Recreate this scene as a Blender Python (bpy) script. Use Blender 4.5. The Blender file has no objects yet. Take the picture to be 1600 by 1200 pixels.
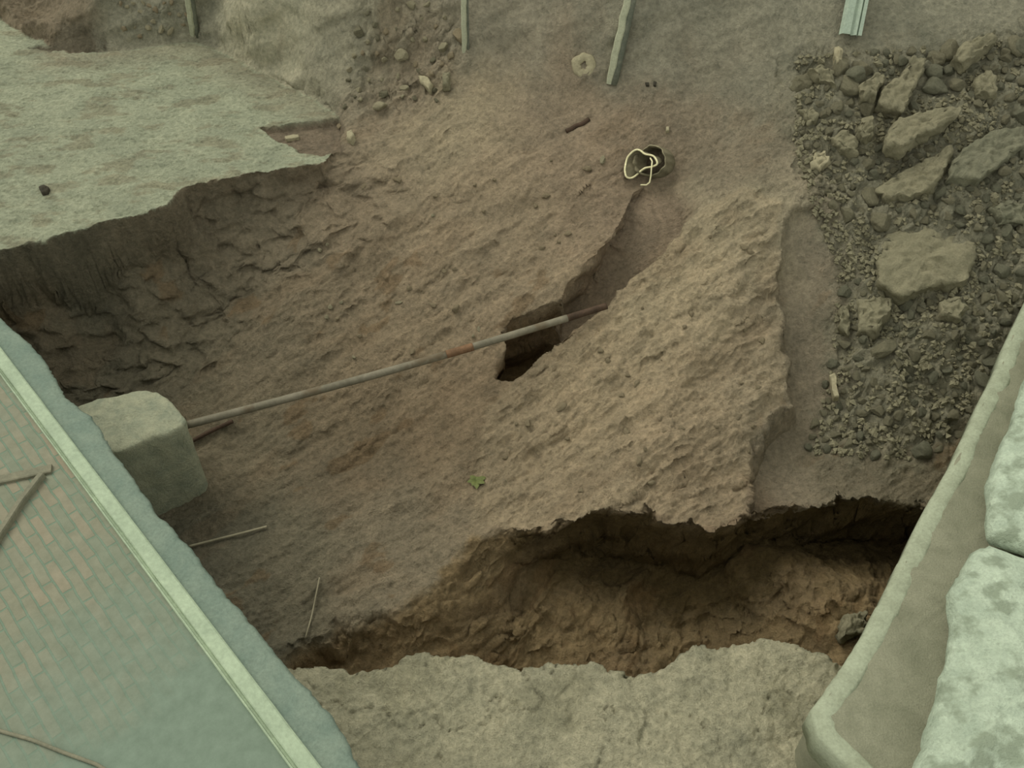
import bpy, bmesh, math, random
import numpy as np
from mathutils import Vector, Matrix, noise as mnoise

# ------------------------------------------------------------------ camera, sky, sun, exposure
sc = bpy.context.scene
COL = sc.collection
F = 1386.0                       # focal length in pixels of the 1600 px wide frame
CAMZ, PITCH = 8.0, math.radians(45)
cam = bpy.data.cameras.new('camera')
cam.sensor_width = 36.0
cam.lens = 36.0 * F / 1600.0
cam_o = bpy.data.objects.new('camera', cam)
cam_o.location = (0, 0, CAMZ)
cam_o.rotation_euler = (math.radians(90) - PITCH, 0, 0)
COL.objects.link(cam_o)
sc.camera = cam_o

world = bpy.data.worlds.new('overcast_sky')
sc.world = world
world.use_nodes = True
bg = world.node_tree.nodes['Background']
bg.inputs['Color'].default_value = (0.99, 1.0, 0.94, 1)
bg.inputs['Strength'].default_value = 0.62

sun = bpy.data.lights.new('hazy_sun', 'SUN')
sun.energy = 1.4
sun.angle = math.radians(35)
sun.color = (1.0, 0.96, 0.88)
sun_o = bpy.data.objects.new('hazy_sun', sun)
sun_o.rotation_euler = Vector((0.50, -0.38, -0.78)).to_track_quat('-Z', 'Y').to_euler()
COL.objects.link(sun_o)

sc.view_settings.view_transform = 'Standard'
sc.view_settings.look = 'None'
sc.view_settings.gamma = 1.0
sc.view_settings.use_curve_mapping = False
sc.view_settings.exposure = 0.34

# ------------------------------------------------------------------ small helpers
S2 = math.sqrt(0.5)
rng = np.random.RandomState(7)
random.seed(7)

def ray(u, v):
    du, dv = u - 800.0, v - 600.0
    return np.array((du, F * S2 - dv * S2, -F * S2 - dv * S2))

def P(u, v, z):
    """the point of height z that is seen at pixel (u, v)"""
    d = ray(u, v)
    return np.array((0, 0, CAMZ)) + d * ((z - CAMZ) / d[2])

def PP(u, v, c, n):
    """the point of the plane through c with normal n seen at pixel (u, v)"""
    d = ray(u, v)
    o = np.array((0, 0, CAMZ))
    return o + d * (np.dot(c - o, n) / np.dot(d, n))

def lin(r, g, b, k=1.0):
    f = lambda c: (c / 255 / 12.92 if c <= 10 else ((c / 255 + 0.055) / 1.055) ** 2.4) * k
    return (f(r), f(g), f(b))

K = 1.55                          # albedo for a soil read as an sRGB tone in the photograph
def sstep(a, b, x):
    t = np.clip((x - a) / (b - a), 0, 1)
    return t * t * (3 - 2 * t)

_perm = np.random.RandomState(3).permutation(4096)
_gr = np.random.RandomState(5).uniform(0, 2 * math.pi, 4096)
_gx, _gy = np.cos(_gr), np.sin(_gr)
_r1, _r2 = np.random.RandomState(6).rand(4096), np.random.RandomState(8).rand(4096)
def _h(i, j, s):
    return _perm[(_perm[(i + s * 131) & 4095] + j) & 4095]
def gnoise(x, y, s=0):
    xi, yi = np.floor(x).astype(np.int64), np.floor(y).astype(np.int64)
    xf, yf = x - xi, y - yi
    u, v = xf ** 3 * (xf * (xf * 6 - 15) + 10), yf ** 3 * (yf * (yf * 6 - 15) + 10)
    def g(a, b):
        h = _h(xi + a, yi + b, s)
        return _gx[h] * (xf - a) + _gy[h] * (yf - b)
    n0 = g(0, 0) * (1 - u) + g(1, 0) * u
    n1 = g(0, 1) * (1 - u) + g(1, 1) * u
    return (n0 * (1 - v) + n1 * v) * 1.5
def fbm(x, y, f, octv=4, s=0, gain=0.5):
    t, a = 0.0, 1.0
    for k in range(octv):
        t = t + a * gnoise(x * f + 17.3 * k, y * f - 9.1 * k, s + k)
        f, a = f * 2.03, a * gain
    return t
def worley(x, y, f, s=0):
    """distance to the nearest and the second nearest cell point, and a random height per cell"""
    X, Y = x * f, y * f
    xi, yi = np.floor(X).astype(np.int64), np.floor(Y).astype(np.int64)
    d1, d2, hh = np.full(X.shape, 9.0), np.full(X.shape, 9.0), np.zeros(X.shape)
    for a in (-1, 0, 1):
        for b in (-1, 0, 1):
            h = _h(xi + a, yi + b, s)
            d = np.hypot(xi + a + _r1[h] - X, yi + b + _r2[h] - Y)
            near = d < d1
            d2 = np.where(near, d1, np.minimum(d2, d))
            hh = np.where(near, _r1[(h * 7 + 3) & 4095], hh)
            d1 = np.where(near, d, d1)
    return d1, d2, hh

def sdist(x, y, poly):
    """signed distance to a polygon in plan (positive inside) and the direction away from its outline"""
    best = np.full(x.shape, 1e9); nx = np.zeros(x.shape); ny = np.zeros(x.shape)
    ins = np.zeros(x.shape, bool)
    n = len(poly)
    for i in range(n):
        ax, ay = poly[i][:2]; bx, by = poly[(i + 1) % n][:2]
        ex, ey = bx - ax, by - ay
        t = np.clip(((x - ax) * ex + (y - ay) * ey) / (ex * ex + ey * ey + 1e-12), 0, 1)
        dx, dy = x - (ax + t * ex), y - (ay + t * ey)
        d = np.hypot(dx, dy)
        m = d < best
        best = np.where(m, d, best); nx = np.where(m, dx, nx); ny = np.where(m, dy, ny)
        c = ((ay > y) != (by > y)) & (x < (bx - ax) * (y - ay) / (by - ay + 1e-12) + ax)
        ins ^= c
    l = np.maximum(best, 1e-6)
    return np.where(ins, best, -best), nx / l, ny / l

def pdist(x, y, line):
    best = np.full(x.shape, 1e9)
    for (ax, ay, *_), (bx, by, *_) in zip(line[:-1], line[1:]):
        ex, ey = bx - ax, by - ay
        t = np.clip(((x - ax) * ex + (y - ay) * ey) / (ex * ex + ey * ey), 0, 1)
        best = np.minimum(best, np.hypot(x - (ax + t * ex), y - (ay + t * ey)))
    return best

class TPS:
    def __init__(s, pts, smooth=0.002):
        p = np.array([P(*q) for q in pts]); n = len(p)
        s.p = p[:, :2]
        d = np.hypot(*(s.p[:, None] - s.p[None]).transpose(2, 0, 1))
        A = np.zeros((n + 3, n + 3))
        A[:n, :n] = s.k(d) + smooth * np.eye(n)
        A[:n, n] = 1; A[:n, n + 1:] = s.p; A[n:, :n] = A[:n, n:].T
        s.w = np.linalg.solve(A, np.concatenate([p[:, 2], np.zeros(3)]))
    def k(s, r):
        return np.where(r > 1e-9, r * r * np.log(np.maximum(r, 1e-9)), 0)
    def __call__(s, x, y):
        z = s.w[-3] + s.w[-2] * x + s.w[-1] * y
        for (px, py), w in zip(s.p, s.w):
            z = z + w * s.k(np.hypot(x - px, y - py))
        return z

# ------------------------------------------------------------------ materials
def new_mat(name):
    m = bpy.data.materials.new(name); m.use_nodes = True
    nt = m.node_tree
    b = nt.nodes['Principled BSDF']
    b.inputs['Roughness'].default_value = 0.95
    b.inputs['Specular IOR Level'].default_value = 0.15
    return m, nt, b
def nd(nt, t, **kw):
    n = nt.nodes.new(t)
    for k, v in kw.items():
        if hasattr(n, k): setattr(n, k, v)
        else: n.inputs[k.replace('_', ' ')].default_value = v
    return n
def tex_noise(nt, vec, scale, detail=6, rough=0.6, dist=0.0):
    n = nd(nt, 'ShaderNodeTexNoise'); n.inputs['Scale'].default_value = scale
    n.inputs['Detail'].default_value = detail; n.inputs['Roughness'].default_value = rough
    n.inputs['Distortion'].default_value = dist
    nt.links.new(vec, n.inputs['Vector'])
    return n.outputs['Fac']
def ramp(nt, fac, stops):
    r = nd(nt, 'ShaderNodeValToRGB')
    e = r.color_ramp.elements
    while len(e) < len(stops): e.new(0.5)
    for el, (p, c) in zip(e, stops):
        el.position = p; el.color = (*c, 1)
    nt.links.new(fac, r.inputs['Fac'])
    return r.outputs['Color']
def mix(nt, fac, a, b, mode='MIX'):
    m = nd(nt, 'ShaderNodeMix', data_type='RGBA', blend_type=mode)
    for s, v in ((m.inputs['Factor'], fac), (m.inputs[6], a), (m.inputs[7], b)):
        if hasattr(v, 'is_linked'): nt.links.new(v, s)
        else: s.default_value = v if isinstance(v, (int, float)) else (*v, 1)
    return m.outputs[2]
def bump(nt, b, h, dist, strength=1.0, prev=None):
    n = nd(nt, 'ShaderNodeBump'); n.inputs['Distance'].default_value = dist; n.inputs['Strength'].default_value = strength
    nt.links.new(h, n.inputs['Height'])
    if prev: nt.links.new(prev, n.inputs['Normal'])
    nt.links.new(n.outputs['Normal'], b.inputs['Normal'])
    return n.outputs['Normal']

def earth_material():
    m, nt, b = new_mat('earth')
    geo = nd(nt, 'ShaderNodeNewGeometry').outputs['Position']
    att = nd(nt, 'ShaderNodeAttribute'); att.attribute_name = 'soil'
    n1 = tex_noise(nt, geo, 2.2, 6, 0.65)
    n2 = tex_noise(nt, geo, 16, 6, 0.7)
    n3 = tex_noise(nt, geo, 60, 4, 0.7)
    c = mix(nt, 1.0, att.outputs['Color'], ramp(nt, n1, [(0.25, (0.78, 0.80, 0.80)), (0.75, (1.22, 1.20, 1.18))]), 'MULTIPLY')
    c = mix(nt, 1.0, c, ramp(nt, n2, [(0.28, (0.66, 0.68, 0.67)), (0.72, (1.32, 1.31, 1.30))]), 'MULTIPLY')
    nt.links.new(c, b.inputs['Base Color'])
    p = bump(nt, b, n2, 0.07, 1.0)
    bump(nt, b, n3, 0.02, 0.8, p)
    return m

def mottled(name, a, bcol, scale=6, bdist=0.02, rough=0.9, c2=None, fine=40):
    m, nt, b = new_mat(name)
    b.inputs['Roughness'].default_value = rough
    co = nd(nt, 'ShaderNodeTexCoord').outputs['Object']
    n1 = tex_noise(nt, co, scale, 6, 0.65, 0.3)
    n2 = tex_noise(nt, co, fine, 5, 0.7)
    col = ramp(nt, n1, [(0.36, a), (0.62, bcol)])
    col = mix(nt, 1.0, col, ramp(nt, n2, [(0.3, (0.84, 0.84, 0.84)), (0.7, (1.14, 1.14, 1.14))]), 'MULTIPLY')
    if c2:
        n4 = tex_noise(nt, co, scale * 0.8, 4, 0.6)
        col = mix(nt, ramp(nt, n4, [(0.52, (0, 0, 0)), (0.62, (1, 1, 1))]), col, c2)
    nt.links.new(col, b.inputs['Base Color'])
    p = bump(nt, b, n1, bdist * 2, 0.6)
    bump(nt, b, n2, bdist, 0.8, p)
    return m

def brick_material():
    m, nt, b = new_mat('mossy_brick')
    co = nd(nt, 'ShaderNodeTexCoord').outputs['Object']
    wob = nd(nt, 'ShaderNodeTexNoise'); wob.inputs['Scale'].default_value = 5
    nt.links.new(co, wob.inputs['Vector'])
    add = nd(nt, 'ShaderNodeVectorMath', operation='MULTIPLY_ADD')
    nt.links.new(wob.outputs['Color'], add.inputs[0]); add.inputs[1].default_value = (0.03, 0.03, 0)
    nt.links.new(co, add.inputs[2])
    br = nd(nt, 'ShaderNodeTexBrick')
    br.inputs['Scale'].default_value = 1.0
    br.inputs['Brick Width'].default_value = 0.33
    br.inputs['Row Height'].default_value = 0.082
    br.inputs['Mortar Size'].default_value = 0.010
    br.inputs['Mortar Smooth'].default_value = 0.5
    br.inputs['Color1'].default_value = (*lin(116, 107, 90, K), 1)
    br.inputs['Color2'].default_value = (*lin(100, 103, 87, K), 1)
    br.inputs['Mortar'].default_value = (*lin(90, 104, 88, K), 1)
    nt.links.new(add.outputs[0], br.inputs['Vector'])
    moss = tex_noise(nt, co, 1.1, 5, 0.6, 0.4)
    film = ramp(nt, moss, [(0.40, (0, 0, 0)), (0.62, (1, 1, 1))])
    c = mix(nt, 0.08, br.outputs['Color'], lin(105, 118, 96, K))
    # dried cement wash that covers the courses towards the near end
    sep = nd(nt, 'ShaderNodeSeparateXYZ'); nt.links.new(co, sep.inputs[0])
    far = nd(nt, 'ShaderNodeMapRange'); far.inputs[1].default_value = -0.1; far.inputs[2].default_value = 1.3
    nt.links.new(sep.outputs['X'], far.inputs[0])
    ad = nd(nt, 'ShaderNodeMath', operation='MULTIPLY_ADD', use_clamp=True)
    nt.links.new(film, ad.inputs[0]); ad.inputs[1].default_value = 0.35
    nt.links.new(far.outputs[0], ad.inputs[2])
    c = mix(nt, ad.outputs[0], c, lin(94, 106, 92, K))
    n2 = tex_noise(nt, co, 9, 5, 0.7)
    c = mix(nt, 1.0, c, ramp(nt, n2, [(0.3, (0.86, 0.88, 0.86)), (0.7, (1.12, 1.12, 1.12))]), 'MULTIPLY')
    nt.links.new(c, b.inputs['Base Color'])
    inv = nd(nt, 'ShaderNodeMath', operation='SUBTRACT'); inv.inputs[0].default_value = 1.0
    nt.links.new(ad.outputs[0], inv.inputs[1])
    bf = nd(nt, 'ShaderNodeMath', operation='MULTIPLY'); nt.links.new(br.outputs['Fac'], bf.inputs[0]); nt.links.new(inv.outputs[0], bf.inputs[1])
    p = bump(nt, b, bf.outputs[0], -0.010, 0.5)
    bump(nt, b, n2, 0.01, 0.5, p)
    return m

M = {}
M['earth'] = earth_material()
M['brick'] = brick_material()
M['coping'] = mottled('grey_mortar', lin(92, 106, 94, K), lin(104, 116, 102, K), 4, 0.012)
M['beam'] = mottled('pale_painted_metal', lin(122, 135, 112, K), lin(134, 147, 122, K), 3, 0.002, 0.6, fine=25)
M['footing'] = mottled('weathered_concrete', lin(102, 103, 84, K), lin(118, 118, 98, K), 3, 0.012, fine=70)
M['mortar'] = mottled('pale_mortar', lin(120, 125, 104, K), lin(132, 138, 116, K), 6, 0.008)
M['white_stone'] = mottled('limewashed_stone', lin(140, 152, 132, K), lin(160, 172, 150, K), 4.0, 0.03, c2=lin(122, 132, 112, K))
M['block'] = mottled('pale_concrete', lin(116, 121, 102, K), lin(136, 137, 114, K), 5, 0.02)
M['stone'] = mottled('grey_brown_stone', lin(98, 95, 75, K), lin(112, 108, 86, K), 5, 0.02)
M['stone_dark'] = mottled('dark_grey_stone', lin(88, 88, 71, K), lin(102, 101, 82, K), 5, 0.02)
M['stone_pale'] = mottled('pale_stone', lin(122, 116, 92, K), lin(140, 134, 108, K), 5, 0.015)
M['clod'] = mottled('ochre_clod', lin(116, 106, 83, K), lin(130, 119, 94, K), 6, 0.015)
M['pipe'] = mottled('grey_pipe', lin(92, 88, 73, K), lin(106, 101, 85, K), 3, 0.003, 0.7, c2=lin(86, 77, 60, K), fine=20)
M['rust'] = mottled('rusty_brown', lin(84, 66, 48, K), lin(104, 80, 58, K), 8, 0.004, 0.8)
M['dark_rust'] = mottled('dark_brown_rust', lin(54, 44, 34, K), lin(70, 56, 44, K), 8, 0.004, 0.8)
M['clay_pipe'] = mottled('grey_clay_pipe', lin(84, 80, 62, K), lin(98, 92, 72, K), 6, 0.006)
M['rim'] = mottled('cream_broken_edge', lin(176, 172, 134, K), lin(196, 190, 152, K), 10, 0.003)
M['wood'] = mottled('grey_wood', lin(128, 130, 108, K), lin(142, 144, 120, K), 7, 0.006)
M['wood_dark'] = mottled('shaded_grey_wood', lin(74, 78, 66, K), lin(92, 94, 80, K), 7, 0.006)  # grey wood darkened in colour for the shadow side of the stakes
M['metal'] = mottled('galvanised_sheet', lin(122, 134, 118, K), lin(136, 148, 130, K), 6, 0.002, 0.6)
M['strap'] = mottled('brown_board', lin(94, 94, 78, K), lin(106, 104, 86, K), 6, 0.004)
M['wire'] = mottled('pale_wire', lin(118, 113, 92, K), lin(130, 124, 102, K), 6, 0.002)
M['leaf'] = mottled('green_leaf', lin(74, 80, 44, K), lin(86, 92, 52, K), 8, 0.004, 0.6)
M['black'] = mottled('black_stone', lin(46, 44, 36, K), lin(58, 54, 44, K), 8, 0.006)

# ------------------------------------------------------------------ object helpers
def mesh_obj(name, verts, faces, mat, parent=None, smooth=True):
    me = bpy.data.meshes.new(name)
    me.from_pydata([tuple(map(float, v)) for v in verts], [], [tuple(map(int, f)) for f in faces])
    me.validate()
    me.materials.append(M[mat] if isinstance(mat, str) else mat)
    if smooth: me.polygons.foreach_set('use_smooth', [True] * len(me.polygons))
    bm = bmesh.new(); bm.from_mesh(me)
    bmesh.ops.recalc_face_normals(bm, faces=bm.faces); bm.to_mesh(me); bm.free()
    o = bpy.data.objects.new(name, me); COL.objects.link(o)
    if parent: o.parent = parent
    return o
def tag(o, label=None, cat=None, group=None, kind=None):
    for k, v in (('label', label), ('category', cat), ('group', group), ('kind', kind)):
        if v: o[k] = v
    return o
def empty(name, loc, label, cat, group=None):
    o = bpy.data.objects.new(name, None); COL.objects.link(o)
    o.location = tuple(map(float, loc)); o.empty_display_size = 0.1
    return tag(o, label, cat, group)
def part(name, verts, faces, mat, root, smooth=True):
    """a child mesh whose world coordinates are given"""
    l = np.array(root.location)
    return mesh_obj(name, [np.array(v) - l for v in verts], faces, mat, root, smooth)
def recentre(o):
    me = o.data
    v = np.array([tuple(q.co) for q in me.vertices])
    c = np.array(((v[:, 0].min() + v[:, 0].max()) / 2, (v[:, 1].min() + v[:, 1].max()) / 2, v[:, 2].min()))
    me.transform(Matrix.Translation(Vector(-c))); o.location = Vector(c)
    return o

def resample(poly, n, closed=True):
    p = np.array(poly, float)
    q = np.vstack([p, p[:1]]) if closed else p
    d = np.concatenate([[0], np.cumsum(np.linalg.norm(np.diff(q, axis=0), axis=1))])
    t = np.linspace(0, d[-1], n, endpoint=not closed)
    return np.stack([np.interp(t, d, q[:, k]) for k in range(q.shape[1])], 1)

def rings_mesh(rings):
    n = len(rings[0]); v = np.vstack(rings); f = []
    for r in range(len(rings) - 1):
        for i in range(n):
            j = (i + 1) % n
            f.append((r * n + i, r * n + j, (r + 1) * n + j, (r + 1) * n + i))
    v = np.vstack([v, rings[0].mean(0), rings[-1].mean(0)])
    a, b = len(v) - 2, len(v) - 1; L = (len(rings) - 1) * n
    for i in range(n):
        j = (i + 1) % n
        f.append((a, j, i)); f.append((b, L + i, L + j))
    return v, f

def rough_prism(outline, n, thick, amp=0.02, freq=4.0, bevel=0.03, N=64, dome=0.0, jag=0.0, seed=0, inner=10, sides=6, flare=0.0, keep=1.0):
    """a rough block: the outline is its top edge, n its outward normal"""
    n = np.array(n, float); n /= np.linalg.norm(n)
    o = resample(outline, N); c = o.mean(0)
    size = np.linalg.norm(o - c, axis=1).mean()
    rings = []
    for k in range(sides + 1):
        t = 1 - k / sides
        rings.append(c + (o - c) * (1 + flare * t) - n * (bevel + t * thick))
    ins = bevel / size
    for k in (0.35, 0.7, 1.0):
        a = k * math.pi / 2
        rings.append(c + (o - c) * (1 - ins * (1 - math.cos(a))) - n * bevel * (1 - math.sin(a)))
    s0 = 1 - ins
    for k in range(1, inner):
        s = s0 * (1 - k / inner)
        rings.append(c + (o - c) * s + n * dome * (1 - (s / s0) ** 2))
    v, f = rings_mesh(rings)
    out = []
    for p in v:
        q = Vector(p) * freq + Vector((seed * 7.1, seed * 3.3, seed))
        d = mnoise.noise_vector(q) * amp + mnoise.noise_vector(q * 2.6) * amp * 0.5 + mnoise.noise_vector(q * 6.5) * amp * 0.25
        d = np.array(d)
        if jag: d = d + np.array(mnoise.noise_vector(q * 3.3)) * jag
        if len(out) >= (sides + 4) * N: d = n * np.dot(d, n) * 1.3       # the top face only rises and falls
        out.append(p + d)
    return np.array(out), f

def tube(path, r, n=10, closed=False, caps=True):
    p = np.array(path, float); m = len(p)
    rr = np.full(m, r, float) if np.isscalar(r) else np.array(r)
    tan = np.gradient(p, axis=0); tan /= np.linalg.norm(tan, axis=1)[:, None]
    up = np.array((0, 0, 1.0)) if abs(tan[0][2]) < 0.9 else np.array((1.0, 0, 0))
    v, f = [], []
    a = np.cross(tan[0], up); a /= np.linalg.norm(a)
    for i in range(m):
        a = a - tan[i] * np.dot(a, tan[i]); a /= np.linalg.norm(a)
        b = np.cross(tan[i], a)
        for k in range(n):
            t = 2 * math.pi * k / n
            v.append(p[i] + rr[i] * (math.cos(t) * a + math.sin(t) * b))
    for i in range(m - 1):
        for k in range(n):
            j = (k + 1) % n
            f.append((i * n + k, i * n + j, (i + 1) * n + j, (i + 1) * n + k))
    if caps:
        f.append(tuple(range(n))); f.append(tuple((m - 1) * n + k for k in range(n)))
    return v, f

# ------------------------------------------------------------------ the ground: one height field over the dig, split into its regions
base_pts = [
 # upper level under and behind the pale crust
 (0,300,2.0),(200,250,2.0),(400,180,2.0),(0,100,2.0),(200,120,2.0),(-300,300,2.0),(-300,60,2.0),(480,215,1.98),
 # bank at the back of the upper level
 (40,40,2.05),(160,62,2.08),(300,58,2.08),(0,0,2.55),(150,0,2.60),(300,0,2.55),(-300,-30,2.6),
 (330,50,2.15),(420,95,2.15),(500,150,2.12),(400,0,2.95),(500,0,3.1),(520,80,2.6),(560,120,2.4),
 # foot of the dug face below the crust
 (0,412,1.72),(-300,540,1.6),(150,366,1.76),(285,312,1.80),(400,288,1.84),(500,266,1.90),
 (0,470,1.05),(0,520,0.70),(80,600,0.40),(150,420,1.32),(150,490,0.82),(250,560,0.50),(300,440,1.05),(400,400,1.20),(-300,700,0.3),
 # middle slope
 (560,220,2.05),(620,200,2.12),(740,152,2.40),(660,300,1.80),(780,260,1.98),(560,330,1.6),(480,480,0.95),(600,450,1.05),
 (720,400,1.35),(750,340,1.58),(900,300,1.78),(860,400,1.35),(800,180,2.30),(900,210,2.12),(960,270,1.92),
 (400,560,0.60),(500,600,0.42),(600,600,0.48),(700,600,0.58),(740,540,0.80),(350,700,0.05),(500,700,0.12),(600,750,0.05),(700,700,0.28),
 (720,790,0.12),(450,800,-0.05),(640,860,-0.02),(600,800,0.03),(300,850,-0.25),(430,930,-0.2),(540,930,-0.12),(480,1020,-0.3),(200,900,-0.3),
 # back bank, middle and right
 (600,0,3.25),(720,0,3.30),(850,0,3.32),(1000,0,3.42),(1150,0,3.45),(1300,0,3.50),(1450,0,3.5),(1600,0,3.5),(1900,0,3.5),
 (640,80,2.72),(800,90,2.72),(960,110,2.66),(1100,110,2.72),(1200,150,2.60),(1060,200,2.25),(1040,280,1.85),(1100,250,2.05),
 # spoil on the right
 (1300,120,2.85),(1450,120,2.9),(1600,130,2.95),(1320,250,2.25),(1450,250,2.32),(1600,250,2.4),(1900,250,2.4),(1320,400,1.55),(1450,400,1.62),(1600,400,1.7),(1850,420,1.7),
 (1300,550,0.88),(1420,550,0.98),(1540,550,1.02),(1280,680,0.42),(1380,680,0.45),(1470,680,0.45),(1440,760,0.2),(1350,760,0.2),(1700,800,0.3),(1900,800,0.4),
 # mound on the right of the gully
 (1160,300,2.05),(1120,360,1.80),(1200,380,1.68),(1060,430,1.48),(1180,480,1.28),(1000,520,1.18),(1100,560,1.02),(1200,600,0.82),
 (900,600,0.80),(1000,660,0.80),(820,640,0.60),(1140,700,0.62),(900,720,0.52),(800,760,0.30),(1000,780,0.47),(870,815,0.30),(1150,780,0.46),
 # beyond the frame
 (800,1150,0.5),(1300,1150,0.5),(400,1180,-0.2),(1700,1150,0.4),(0,-300,4.4),(800,-260,4.6),(1600,-260,4.6),
]
BASE = TPS(base_pts)
FLOOR = TPS([(720,900,-0.06),(680,960,-0.18),(600,970,-0.40),(540,990,-0.62),(470,1010,-0.62),(850,920,-0.40),(1000,930,-0.66),(1000,1000,-0.75),(800,1000,-0.72),(1200,925,-0.36),
             (1330,965,-0.34),(1300,900,-1.0),(1420,870,-1.1),(1100,890,-1.0),(1000,880,-0.95),(1200,880,-1.1),(1200,1010,-0.7),(1500,950,-0.8),(900,865,-0.60),(820,855,-0.20),(760,850,0.0),(720,860,0.0)])

W = lambda pts: [P(*q) for q in pts]
def on_base(u, v, *_):
    d = ray(u, v); o = np.array((0, 0, CAMZ)); lo, hi = 0.003, 0.0165
    f = lambda t: (o + d * t)[2] - float(BASE(np.array((o + d * t)[0]), np.array((o + d * t)[1])))
    t = lo
    while t < hi and f(t) > 0: t += 0.0004
    lo, hi = t - 0.0004, t
    for _ in range(18):
        m = (lo + hi) / 2
        if f(m) > 0: lo = m
        else: hi = m
    return o + d * hi
WB = lambda pts: [on_base(*q) for q in pts]
plateau = W([(u, v, 2.0) for u, v in [(-500,530),(-200,442),(0,390),(100,363),(200,336),(258,320),(280,295),(330,281),(400,269),(500,256),(522,236),(530,196),(522,174),(470,146),(420,120),(365,92),(310,66),(170,82),(110,84),(40,55),(0,30),(-300,-20),(-700,0)]])
trench = [P(*q) if q[2] > 0.45 else on_base(*q) for q in [(735,826,.25),(770,822,.27),(800,818,.28),(860,830,.28),(900,808,.33),(940,798,.38),(1000,802,.42),(1060,816,.42),(1120,826,.42),(1165,803,.44),(1200,795,.30),(1300,788,.2),(1350,776,.18),(1445,790,.15),(1560,800,.15),(1800,900,.15),
            (1700,1150,.5),(1330,1080,.6),(1000,1090,.6),(700,1080,.6),(430,1100,.5),(400,1040,-.25),(470,990,-.2),(560,955,-.1),(630,935,-.05),(668,900,0),(690,868,0),(705,850,.02)]]
ledge = W([(u, v, 0.8) for u, v in [(380,1012),(440,1030),(500,1028),(560,1036),(640,1014),(700,1012),(730,1005),(790,1022),(900,1020),(1000,1032),(1060,1010),(1100,995),(1150,990),(1220,988),(1280,1002),(1330,1022),(1450,1040),(1700,1060),(1900,1500),(100,1600),(200,1100)]])
gully = WB([(1010,282,1.78),(990,300,1.72),(982,322,1.66),(968,352,1.55),(940,392,1.40),(905,432,1.28),(875,468,1.15),(800,497,.98),(782,520,.9),(795,545,.82),(776,582,.68),(800,592,.72),(850,552,.84),(900,521,.94),(950,479,1.10),(990,440,1.22),(1040,392,1.42),(1066,362,1.55),(1100,318,1.78),(1085,300,1.84),(1050,288,1.82)])
hole = WB([(796,500,.75),(850,478,.75),(879,464,.75),(884,490,.72),(888,515,.70),(903,520,.80),(850,556,.80),(800,596,.70),(768,592,.62),(772,566,.68),(792,545,.76),(786,522,.82)])
chute = WB([(1225,315,1.95),(1216,430,1.5),(1224,540,1.05),(1231,625,.72),(1203,658,.62),(1174,700,.55),(1170,800,.42),(1330,785,.2),(1330,700,.3),(1345,560,.85),(1350,430,1.4),(1310,325,1.9)])
chute_left = chute[:7]
mound = WB([(1160,288,2.1),(1100,318,1.78),(1040,392,1.42),(990,440,1.22),(950,479,1.10),(900,521,.94),(850,552,.84),(800,592,.72),(760,640,.55),(740,720,.35),(735,826,.25),(860,830,.28),(900,808,.33),(1000,802,.42),(1120,826,.42),(1165,803,.44),(1174,700,.55),(1203,658,.62),(1231,625,.72),(1224,540,1.05),(1216,430,1.5),(1222,320,1.95)])
rubble = WB([(1225,70,3.05),(1300,75,3.1),(1450,60,3.2),(1600,40,3.3),(1800,60,3.2),(1800,600,1.0),(1520,700,.5),(1440,735,.3),(1300,700,.4),(1275,640,.6),(1300,540,.95),(1310,420,1.5),(1280,330,1.9),(1230,240,2.2)])
bank_face = WB([(318,55),(420,108),(512,168),(545,130),(552,40),(556,-60),(318,-60)])
stony_bank = WB([(552,-40),(720,-40),(735,70),(690,160),(560,185),(525,175),(548,120)])
smooth_low = WB([(330,700),(560,720),(640,800),(670,860),(560,950),(440,1020),(200,1000),(200,720)])
face_left = W([(-300,500,1.9),(0,392,1.95),(280,300,1.95),(500,258,1.95),(480,330,1.6),(300,560,.5),(100,640,.2),(-300,760,.2)])
patch = W([(u, v, 2.0) for u, v in [(410,200),(445,192),(530,185),(540,235),(500,243),(470,236),(445,222),(425,215)]])
upper_hole = WB([(u, v, 2.1) for u, v in [(35,50),(100,28),(140,25),(150,50),(172,64),(130,80),(60,74)]])

DX = 0.02
xs = np.arange(-9.2, 9.2, DX); ys = np.arange(1.2, 16.0, DX)
X, Y = np.meshgrid(xs, ys)
wob = lambda s, a=0.05: a * fbm(X, Y, 3.2, 5, s, 0.6)

def bend(a=0.55):
    c, s = math.cos(a), math.sin(a)
    return X * c + Y * s, -X * s + Y * c
U_, V_ = bend(0.50)

Z = BASE(X, Y)
Z = np.minimum(Z, 5.2)
sd_pl, plx, ply = sdist(X, Y, plateau); sd_pl = sd_pl + wob(11, 0.045)
sd_tr, trx, try_ = sdist(X, Y, trench); sd_tr = sd_tr + wob(12, 0.09)
sd_le, _, _ = sdist(X, Y, ledge); sd_le = sd_le + wob(13, 0.07)
sd_gu, gux, guy = sdist(X, Y, gully); sd_gu = sd_gu + wob(14, 0.04)
sd_ho, hox, hoy = sdist(X, Y, hole); sd_ho = sd_ho + wob(15, 0.02)
sd_ch, _, _ = sdist(X, Y, chute); sd_ch = sd_ch + wob(16, 0.07)
sd_mo, _, _ = sdist(X, Y, mound); sd_mo = sd_mo + wob(17, 0.05)
sd_ru, _, _ = sdist(X, Y, rubble); sd_ru = sd_ru + wob(18, 0.25)
sd_bf, _, _ = sdist(X, Y, bank_face)
sd_fl, _, _ = sdist(X, Y, face_left)
sd_pa, _, _ = sdist(X, Y, patch); sd_pa = sd_pa + wob(19, 0.05)
sd_uh, _, _ = sdist(X, Y, upper_hole); sd_uh = sd_uh + wob(20, 0.08)
w_pl, w_le = sstep(-0.16, 0.0, sd_pl), sstep(-0.03, 0.10, sd_le)
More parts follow.
